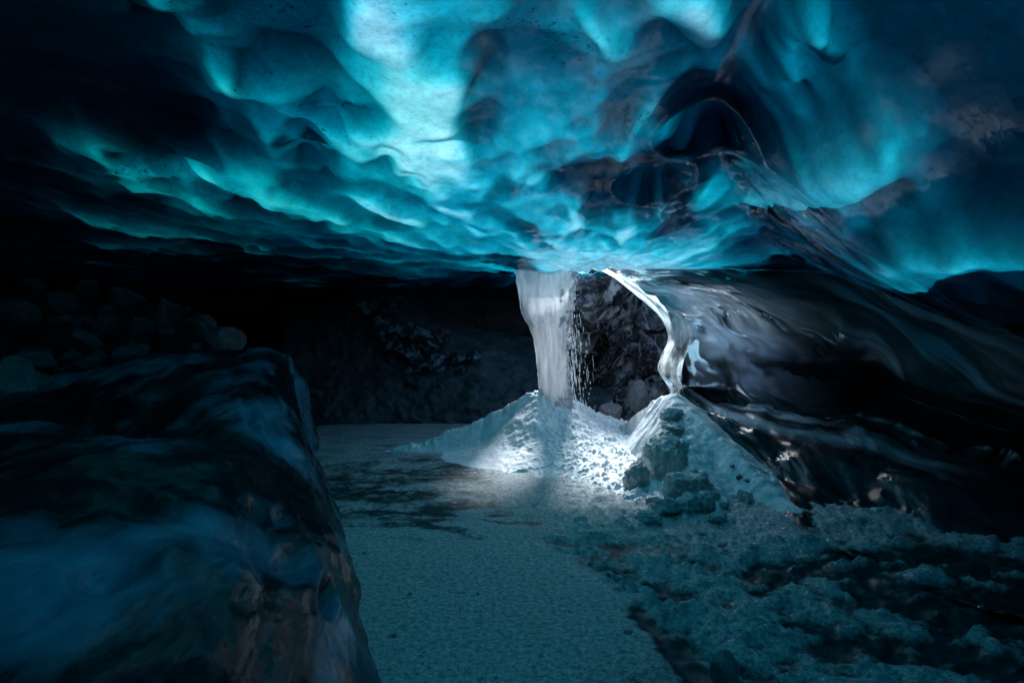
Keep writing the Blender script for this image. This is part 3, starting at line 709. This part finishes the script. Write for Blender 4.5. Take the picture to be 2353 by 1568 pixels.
# ------------------------------------------------------------------ outer cave
ring = []
for t in np.linspace(0, 2 * np.pi, 240, endpoint=False):
    c, s = math.cos(t), math.sin(t)
    k = (abs(c) ** 6 + abs(s) ** 6) ** (-1 / 6)
    ring.append((-.2 + 8.0 * k * c, 4.4 + 7.4 * k * s))
ring = np.array(ring); hs = np.linspace(-.3, 4.2, 50)
W = np.stack([np.repeat(ring[None, :, 0], 50, 0), np.repeat(ring[None, :, 1], 50, 0), np.repeat(hs[:, None], 240, 1)], -1)
cen = np.array([-.2, 4.4, 1.5]); dirn = (W - cen) * [1, 1, 0]; dirn /= np.linalg.norm(dirn, axis=-1, keepdims=True)
W = W - dirn * (.35 * fbm(W * .9, 4, seed=141) + .15)[..., None]
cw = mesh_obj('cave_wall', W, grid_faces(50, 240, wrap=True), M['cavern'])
tag(cw, 'dark rock and ice sides closing the cave all round', kind='structure')

# rubble slope under the boulders on the left
sl = [[(-8.6, 1.5, 1.3), (-6, 1.5, .5), (-4.2, 1.5, .2), (-2.8, 1.5, -.2)], [(-8.6, 4, 1.9), (-6.5, 4, 1.1), (-5, 4, .5), (-3.4, 4, -.1)], [(-8.6, 6, 2.2), (-6.8, 6.2, 1.55), (-5.2, 6.2, .8), (-4, 6.2, .1)],
      [(-8.6, 8, 2.3), (-6.8, 8, 1.8), (-5, 8, 1.25), (-3.4, 7.6, .1)], [(-8.6, 10.5, 2.3), (-6.4, 10, 1.8), (-4.5, 9.8, 1.1), (-2.8, 9.3, 0)], [(-8.6, 11.8, 2.3), (-6, 11.8, 1.7), (-4, 11.8, 1.0), (-2, 11.8, .4)]]
G = loft(np.array(sl), 160, 120); G[..., 2] += .12 * fbm(G * 1.8, 5, .6, seed=151)
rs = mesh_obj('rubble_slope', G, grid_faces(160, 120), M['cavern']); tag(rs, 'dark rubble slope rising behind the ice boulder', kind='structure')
# low bank at the back
sl = [[P(650, 985, 8.9), P(760, 975, 9.0), P(900, 972, 9.1), P(1050, 972, 9.1), P(1250, 975, 9.0), P(1500, 985, 8.9), P(1800, 985, 8.9)],
      [P(650, 900, 9.3), P(760, 905, 9.3), P(900, 900, 9.4), P(1050, 890, 9.4), P(1250, 890, 9.3), P(1500, 930, 9.2), P(1800, 930, 9.1)],
      [P(650, 815, 9.8), P(760, 830, 9.8), P(900, 818, 9.8), P(1050, 830, 9.8), P(1250, 850, 9.8), P(1500, 880, 9.6), P(1800, 880, 9.5)],
      [P(650, 760, 10.4), P(760, 735, 10.4), P(880, 690, 10.4), P(1050, 780, 10.4), P(1250, 820, 10.4), P(1500, 840, 10.4), P(1800, 840, 10.4)],
      [P(650, 700, 11.2), P(760, 680, 11.2), P(900, 650, 11.2), P(1050, 740, 11.2), P(1250, 780, 11.2), P(1500, 800, 11.2), P(1800, 800, 11.0)]]
G = loft(np.array(sl), 110, 240)
G[..., 2] += .10 * fbm(G * 2.2, 5, .6, seed=161); G[..., 1] -= .16 * np.abs(fbm(G * 2.5, 4, .6, seed=163))
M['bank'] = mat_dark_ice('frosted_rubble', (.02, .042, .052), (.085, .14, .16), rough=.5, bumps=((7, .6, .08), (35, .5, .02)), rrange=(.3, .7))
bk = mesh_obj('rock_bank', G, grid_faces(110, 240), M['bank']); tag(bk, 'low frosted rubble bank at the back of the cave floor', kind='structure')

# cracked clear ice behind the falling water
cv = np.array([[P(px, py, 9.0 + .5 * math.sin(px * .02 + py * .013)) for px in np.linspace(1240, 2300, 12)] for py in np.linspace(640, 1000, 7)])
G = loft(cv, 200, 420)
pp = G * np.array([1.7, 1, 1.7])
def cells(p, n, seed):
    r = np.random.default_rng(seed); lo = p.reshape(-1, 3).min(0); hi = p.reshape(-1, 3).max(0)
    c = lo + r.random((n, 3)) * (hi - lo); h = r.normal(0, 1, (n, 4)); q = p.reshape(-1, 1, 3) - c[None]
    dd = (q ** 2).sum(-1); i = dd.argmin(1); k = np.arange(len(i))
    return (h[i, 0] + (h[i, 1:] * q[k, i]).sum(-1) * 1.6).reshape(p.shape[:-1])
G[..., 1] += .10 * cells(G[..., [0, 2, 2]] , 60, 5) + .05 * cells(G[..., [0, 2, 2]] + .3, 220, 6) + .1 * fbm(G * 2, 3, seed=171)
ck = mesh_obj('cracked_ice_face', G, grid_faces(200, 420), M['crack'], smooth=False); tag(ck, 'cracked clear ice face behind the falling water drops', 'ice face')

# ------------------------------------------------------------------ rocks
def rock_mesh(name, seed, mat, planes=14, sub=4, cut=(.55, .95), nz=.06, smooth=True):
    r = np.random.default_rng(seed); v, f = ico(sub); v = v.copy()
    for _ in range(planes):
        n = r.normal(size=3); n /= np.linalg.norm(n); dd = r.uniform(*cut)
        s = v @ n; v = v - np.maximum(0, s - dd)[:, None] * n * .97
    v = v * (1 + nz * fbm(v * 2.2 + seed, 4, .6, seed=seed)[:, None])
    me = mesh_obj(name, v, f, mat, smooth)
    return me
def place(o, loc, size, rot):
    o.location = loc; o.scale = size; o.rotation_euler = rot; return o

ROCKS = [
    # px0, px1, py0, py1, Y, label
    (245, 338, 662, 722, 7.2, 'grey wedge shaped boulder with a flat sloping top, high on the rock pile'),
    (340, 404, 690, 800, 7.0, 'tall upright boulder with a rounded top and one pale wet edge'),
    (402, 494, 722, 800, 7.1, 'blunt dark boulder between the tall upright one and the round one'),
    (460, 566, 748, 832, 6.9, 'round topped boulder with two white marks beside the ice boulder crest'),
    (190, 300, 700, 790, 6.8, 'broad dark boulder under the wedge shaped one'),
    (155, 248, 750, 818, 6.4, 'dark blocky boulder in the middle of the rock pile'),
    (25, 142, 790, 850, 5.8, 'long low boulder with a faint blue upper face above the near ice hump'),
    (-20, 82, 676, 762, 6.4, 'large boulder cut off by the edge of the photo, level with the wedge shaped one'),
    (100, 188, 674, 730, 6.9, 'slanting boulder left of the wedge shaped one, higher than its neighbours'),
    (178, 234, 640, 685, 7.6, 'small boulder at the very top of the rock pile'),
    (295, 352, 725, 795, 6.7, 'split boulder with a thin pale ridge, in front of the tall upright one'),
    (168, 242, 806, 850, 5.9, 'flat dark boulder just above the left crest of the ice boulder'),
    (265, 330, 792, 838, 6.1, 'small jagged boulder touching the top of the ice boulder'),
    (-25, 64, 822, 965, 4.6, 'big shadowed boulder lowest in the pile at the edge of the photo'),
    (60, 130, 850, 915, 4.9, 'middle sized boulder beside the big shadowed lowest one'),
    (48, 100, 640, 676, 7.4, 'small boulder high at the left edge, close under the ice roof'),
    (120, 176, 715, 756, 6.6, 'small rounded boulder under the slanting one'),
    (130, 190, 870, 930, 4.9, 'low dark boulder at the hollow between both humps of the ice boulder'),
]
for k, (a, b, c, d_, Yr, lab) in enumerate(ROCKS):
    o = rock_mesh('boulder', 300 + k, M['rock'], planes=10, cut=(.35, .78), nz=.09)
    p = P((a + b) / 2, (c + d_) / 2, Yr); sx = (b - a) / 2 / F * Yr * 1.12; sz = (d_ - c) / 2 / F * Yr * 1.12
    place(o, p, (sx, (sx + sz) * .55, sz), (0, random.uniform(-.2, .2), random.uniform(-.3, .3)))
    tag(o, lab, 'boulder', 'boulders piled at the left side of the cave')

rr_nd = random.Random(5)
for k in range(46):        # smaller rubble filling the gaps of the pile
    a = rr_nd.uniform(-10, 470); b = rr_nd.uniform(690, 860) - .12 * (a - 200) * (a < 200) * 0; Yr = 7.3 - (b - 690) / 170 * 1.5
    r = rr_nd.uniform(7, 22); o = rock_mesh('rubble_stone', 1000 + k, M['rock'], planes=9, sub=3, cut=(.4, .8), nz=.08)
    place(o, P(a, b, Yr), (r / F * Yr * rr_nd.uniform(.8, 1.6), r / F * Yr, r / F * Yr * rr_nd.uniform(.6, 1.1)), (rr_nd.uniform(-.6, .6), rr_nd.uniform(-.6, .6), rr_nd.uniform(-3, 3)))
    tag(o, 'small dark rubble stone wedged between the big boulders on the rock pile', 'stone', 'rubble stones between the boulders')

# glossy ice blocks on the back bank
ICEB = [(845, 700, 30), (880, 735, 34), (925, 745, 36), (960, 760, 34), (905, 785, 30), (945, 800, 34), (990, 790, 30), (1000, 825, 34), (955, 828, 30), (1050, 815, 26), (1085, 812, 22), (1060, 842, 20), (880, 770, 24), (1015, 765, 26)]
for k, (a, b, r) in enumerate(ICEB):
    o = rock_mesh('ice_block', 500 + k, M['facet'], planes=26, sub=3, cut=(.45, .85), nz=.05, smooth=False)
    yb = 9.55 + (840 - b) / 150 * .55; rr_ = r / F * yb
    place(o, P(a, b + 8, yb), (rr_ * 1.3, rr_ * 1.1, rr_ * .85), (random.uniform(-.5, .5), random.uniform(-.5, .5), random.uniform(-3, 3)))
    tag(o, 'glossy angular ice block in the heap on the bank at the back of the cave', 'ice block', 'glossy ice blocks heaped on the back bank')

# stones in the side chamber
for k, (a, b, rx, rz, Yr, lab) in enumerate([(1470, 910, 30, 38, 8.3, 'grey upright stone hanging in the ice at the mouth of the side chamber'), (1405, 950, 34, 26, 8.0, 'pale rounded stone lying just behind the snow mound')]):
    o = rock_mesh('stone', 540 + k, mat_snow('pale_stone_%s' % 'ab'[k], (.12, .12, .12), (.34, .33, .32), bump=.6, scale=10))
    place(o, P(a, b, Yr), (rx / F * Yr, rx / F * Yr, rz / F * Yr), (0, .2, .4)); tag(o, lab, 'stone')

# ------------------------------------------------------------------ snow clumps
def hit_snow(px, py):
    Yr = np.arange(3.0, 8.0, .02); a, b, c = P(px, py, Yr)
    under = c < np.maximum(np.maximum(cone_h(a, b), mound_h(a, b)), 0)
    return float(Yr[under.argmax()]) if under.any() else 7.0
CLUMPS = [
    (1510, 1068, 42, 50, 5.0, 'tall green grey snow clump, biggest of the line below the bank tip'),
    (1462, 1095, 28, 32, 4.95, 'rounded shaded snow clump left of the tallest clump'),
    (1553, 1064, 20, 30, 5.05, 'small pointed snow clump tucked right of the tallest clump'),
    (1542, 985, 36, 14, 5.75, 'flat crusted snow slab on top of the clump line'),
    (1535, 1012, 38, 24, 5.5, 'layered snow lump under the flat crusted slab'),
    (1545, 955, 26, 16, 5.9, 'uppermost bright snow knob near the bank tip'),
    (1548, 1035, 36, 26, 5.3, 'smooth lump of snow behind the tallest clump'),
    (1560, 1125, 46, 34, 4.7, 'broad low snow clump below the tallest clump'),
    (1598, 1110, 32, 26, 4.8, 'snow clump at the right shoulder of the broad low one'),
    (1580, 1160, 40, 26, 4.45, 'knobbly snow clump at the foot of the clump line'),
    (1622, 1150, 26, 20, 4.5, 'small snow clump on the slope right of the knobbly one'),
    (1530, 1165, 34, 20, 4.4, 'squat snow clump left of the knobbly one'),
    (1712, 1146, 24, 20, 4.35, 'single dark grey lump alone at the lower edge of the snow bank'),
    (1650, 1190, 24, 12, 4.2, 'thin flat snow crumb lying on the dark ice below the clumps'),
    (1490, 1190, 28, 16, 4.2, 'low snow crumb at the front of the clump line'),
]
for k, (a, b, rx, rz, Yr, lab) in enumerate(CLUMPS):
    Yr = hit_snow(a, b + rz * .5) - .05
    o = rock_mesh('snow_clump', 600 + k, M['clump'], planes=7, sub=5, cut=(.6, 1.0), nz=.42)
    place(o, P(a, b, Yr), (rx / F * Yr * 1.02, (rx + rz) * .5 / F * Yr, rz / F * Yr * 1.1), (random.uniform(-.2, .2), random.uniform(-.2, .2), random.uniform(-3, 3)))
    tag(o, lab, 'snow clump', 'snow clumps in a line below the bank')

srnd = random.Random(21)
for k in range(34):
    a = srnd.gauss(1570, 55); b = 1075 + abs(srnd.gauss(60, 55)) + .25 * abs(a - 1560); r = srnd.uniform(5, 15)
    Yr = hit_snow(a, b) - .02; o = rock_mesh('snow_crumb', 900 + k, M['clump'], planes=6, sub=3, cut=(.6, 1.0), nz=.4)
    place(o, P(a, b, Yr), (r / F * Yr * 1.25, r / F * Yr, r / F * Yr * .8), (srnd.uniform(-.4, .4), srnd.uniform(-.4, .4), srnd.uniform(-3, 3)))
    tag(o, 'small snow crumb fallen round the foot of the snow clump line', 'snow crumb', 'snow crumbs below the bank')

# ice slab at the right
o = rock_mesh('ice_slab', 700, M['clear'], planes=4, sub=4, cut=(.7, 1), nz=.08)
place(o, P(1835, 1222, 3.9), (.14, .12, .05), (0, .1, .5)); tag(o, 'small rounded clear ice slab on the floor at the foot of the dark wall', 'ice slab')

# pebbles on the path and stones on the snow
PEB = [(837, 1271, .012, 'black pebble on the path close to the ice boulder foot'), (940, 1367, .014, 'black pebble in the middle of the left half of the path'), (1098, 1365, .009, 'tiny black pebble in the centre of the path'),
       (904, 1460, .011, 'black pebble nearest the bottom of the photo by the boulder foot'), (1356, 1296, .016, 'dark stone on the far end of the path edge'), (1396, 1321, .015, 'dark stone on the path edge next to the crumbly snow'),
       (1443, 1456, .016, 'flat dark stone near the groove along the path'), (1628, 1456, .013, 'dark stone in the rough snow right of the groove')]
for k, (a, b, r, lab) in enumerate(PEB):
    Yr = CAM_H * F / (b - 784)
    o = rock_mesh('pebble', 720 + k, M['rock'], sub=3)
    place(o, ((a - 1176) / F * Yr, Yr, r * .5), (r * 1.3, r, r * .8), (0, 0, k)); tag(o, lab, 'pebble', 'dark pebbles on the cave floor')
o = rock_mesh('stone', 740, M['rock']); place(o, P(1666, 1545, 2.2), (.06, .06, .09), (0, 0, .3)); tag(o, 'upright dark stone at the bottom edge of the photo beside the groove', 'stone')
for k, (a, b, r, Yr) in enumerate([(1698, 1099, 9, 4.75), (1716, 1104, 6, 4.6), (1682, 1075, 7, 4.95)]):
    Yr = hit_snow(a, b); o = rock_mesh('pebble', 750 + k, M['rock'], sub=3); xx, yy, zz_ = P(a, b, Yr)
    place(o, (xx, yy, float(cone_h(np.array([xx]), np.array([yy]))[0])), (r / F * Yr,) * 3, (0, 0, k))
    tag(o, 'small dark pebble lying on the smooth slope of the snow bank', 'pebble', 'pebbles on the snow bank')

# ------------------------------------------------------------------ water
vs, fs_ = [], []
v0, f0 = ico(1)
for k in range(260):
    t = random.random() ** .8
    py = 665 + t * 290
    px = 1312 + (8 + 36 * t) * abs(random.gauss(0, .8)) - 6
    Yd = 7.05 + random.uniform(-.12, .25)
    ln = random.uniform(.12, .9) ** 2.5 * .12 * (.4 + t) + .008; wd = random.uniform(.0015, .0075)
    c = np.array(P(px, py, Yd)); sc_ = np.array([wd, wd, ln])
    tilt = v0[:, 2:3] * np.array([[.10 * ln, 0, 0]])
    vs.append(v0 * sc_ - tilt + c); fs_.append(f0 + k * len(v0))
M['spray'] = mat_snow('spray_water', (.85, .87, .88), (.92, .93, .94), bump=0, rough=.1)
wd_ = mesh_obj('falling_water', np.concatenate(vs), np.concatenate(fs_), M['spray']); tag(wd_, 'bright water drops falling beside the ice column', kind='stuff')

# drops hanging from the roof
def ceil_z(x, y):
    return float(zc(np.array([[x]]), np.array([[y]]))[0, 0])
for k in range(34):
    px = random.choice([random.uniform(820, 1000), random.uniform(960, 1190), random.uniform(1500, 1620)])
    Yd = random.uniform(3.6, 5.6); x_ = (px - 1176) / F * Yd
    z_ = ceil_z(x_, Yd)
    v, f = ico(2); v = v.copy(); v[:, 2] = np.where(v[:, 2] > 0, v[:, 2] * 2.2, v[:, 2]); v[:, :2] *= np.where(v[:, 2:3] > 0, np.maximum(.1, 1 - v[:, 2:3] * .42), 1)
    r = random.uniform(.004, .007)
    o = mesh_obj('hanging_drop', v * r, f, M['drop']); o.location = (x_, Yd, z_ - r * 1.2)
    tag(o, 'tiny clear water drop hanging from the rippled ice roof', 'water drop', 'water drops hanging from the ice roof')

# ------------------------------------------------------------------ light
SUN_EL, SUN_AZ = 43, 5     # behind the column, a little to the right
w = bpy.data.worlds.new('World'); scene.world = w; w.use_nodes = True
nt = w.node_tree; bg = nt.nodes['Background']; sky = nt.nodes.new('ShaderNodeTexSky'); sky.sky_type = 'NISHITA'; sky.sun_disc = False
sky.sun_elevation = R(SUN_EL); sky.sun_rotation = R(SUN_AZ)
nt.links.new(sky.outputs[0], bg.inputs[0]); bg.inputs[1].default_value = .06
sl_ = bpy.data.lights.new('sun', 'SUN'); sl_.energy = 1.5; sl_.angle = R(14); sl_.color = (.87, .935, 1)
so = bpy.data.objects.new('sun', sl_); COL.objects.link(so)
dvec = Vector((math.sin(R(SUN_AZ)) * math.cos(R(SUN_EL)), math.cos(R(SUN_AZ)) * math.cos(R(SUN_EL)), math.sin(R(SUN_EL))))
so.rotation_euler = dvec.to_track_quat('Z', 'Y').to_euler(); so.location = dvec * 20

cam = bpy.data.cameras.new('camera'); cam.lens = 20; cam.sensor_width = 36; cam.clip_end = 300; cam.clip_start = .05
cam.dof.use_dof = True; cam.dof.focus_distance = 6.8; cam.dof.aperture_fstop = 4.5
c = bpy.data.objects.new('camera', cam); COL.objects.link(c); c.location = (0, 0, CAM_H); c.rotation_euler = (R(90), 0, 0)
scene.camera = c

vs_ = scene.view_settings; vs_.view_transform = 'Standard'; vs_.look = 'None'; vs_.gamma = 1; vs_.exposure = 2.7
cy = scene.cycles
cy.use_denoising = True; cy.max_bounces = 12; cy.transmission_bounces = 8; cy.diffuse_bounces = 4; cy.glossy_bounces = 4; cy.volume_bounces = 0
cy.sample_clamp_indirect = 4; cy.caustics_reflective = True; cy.caustics_refractive = True
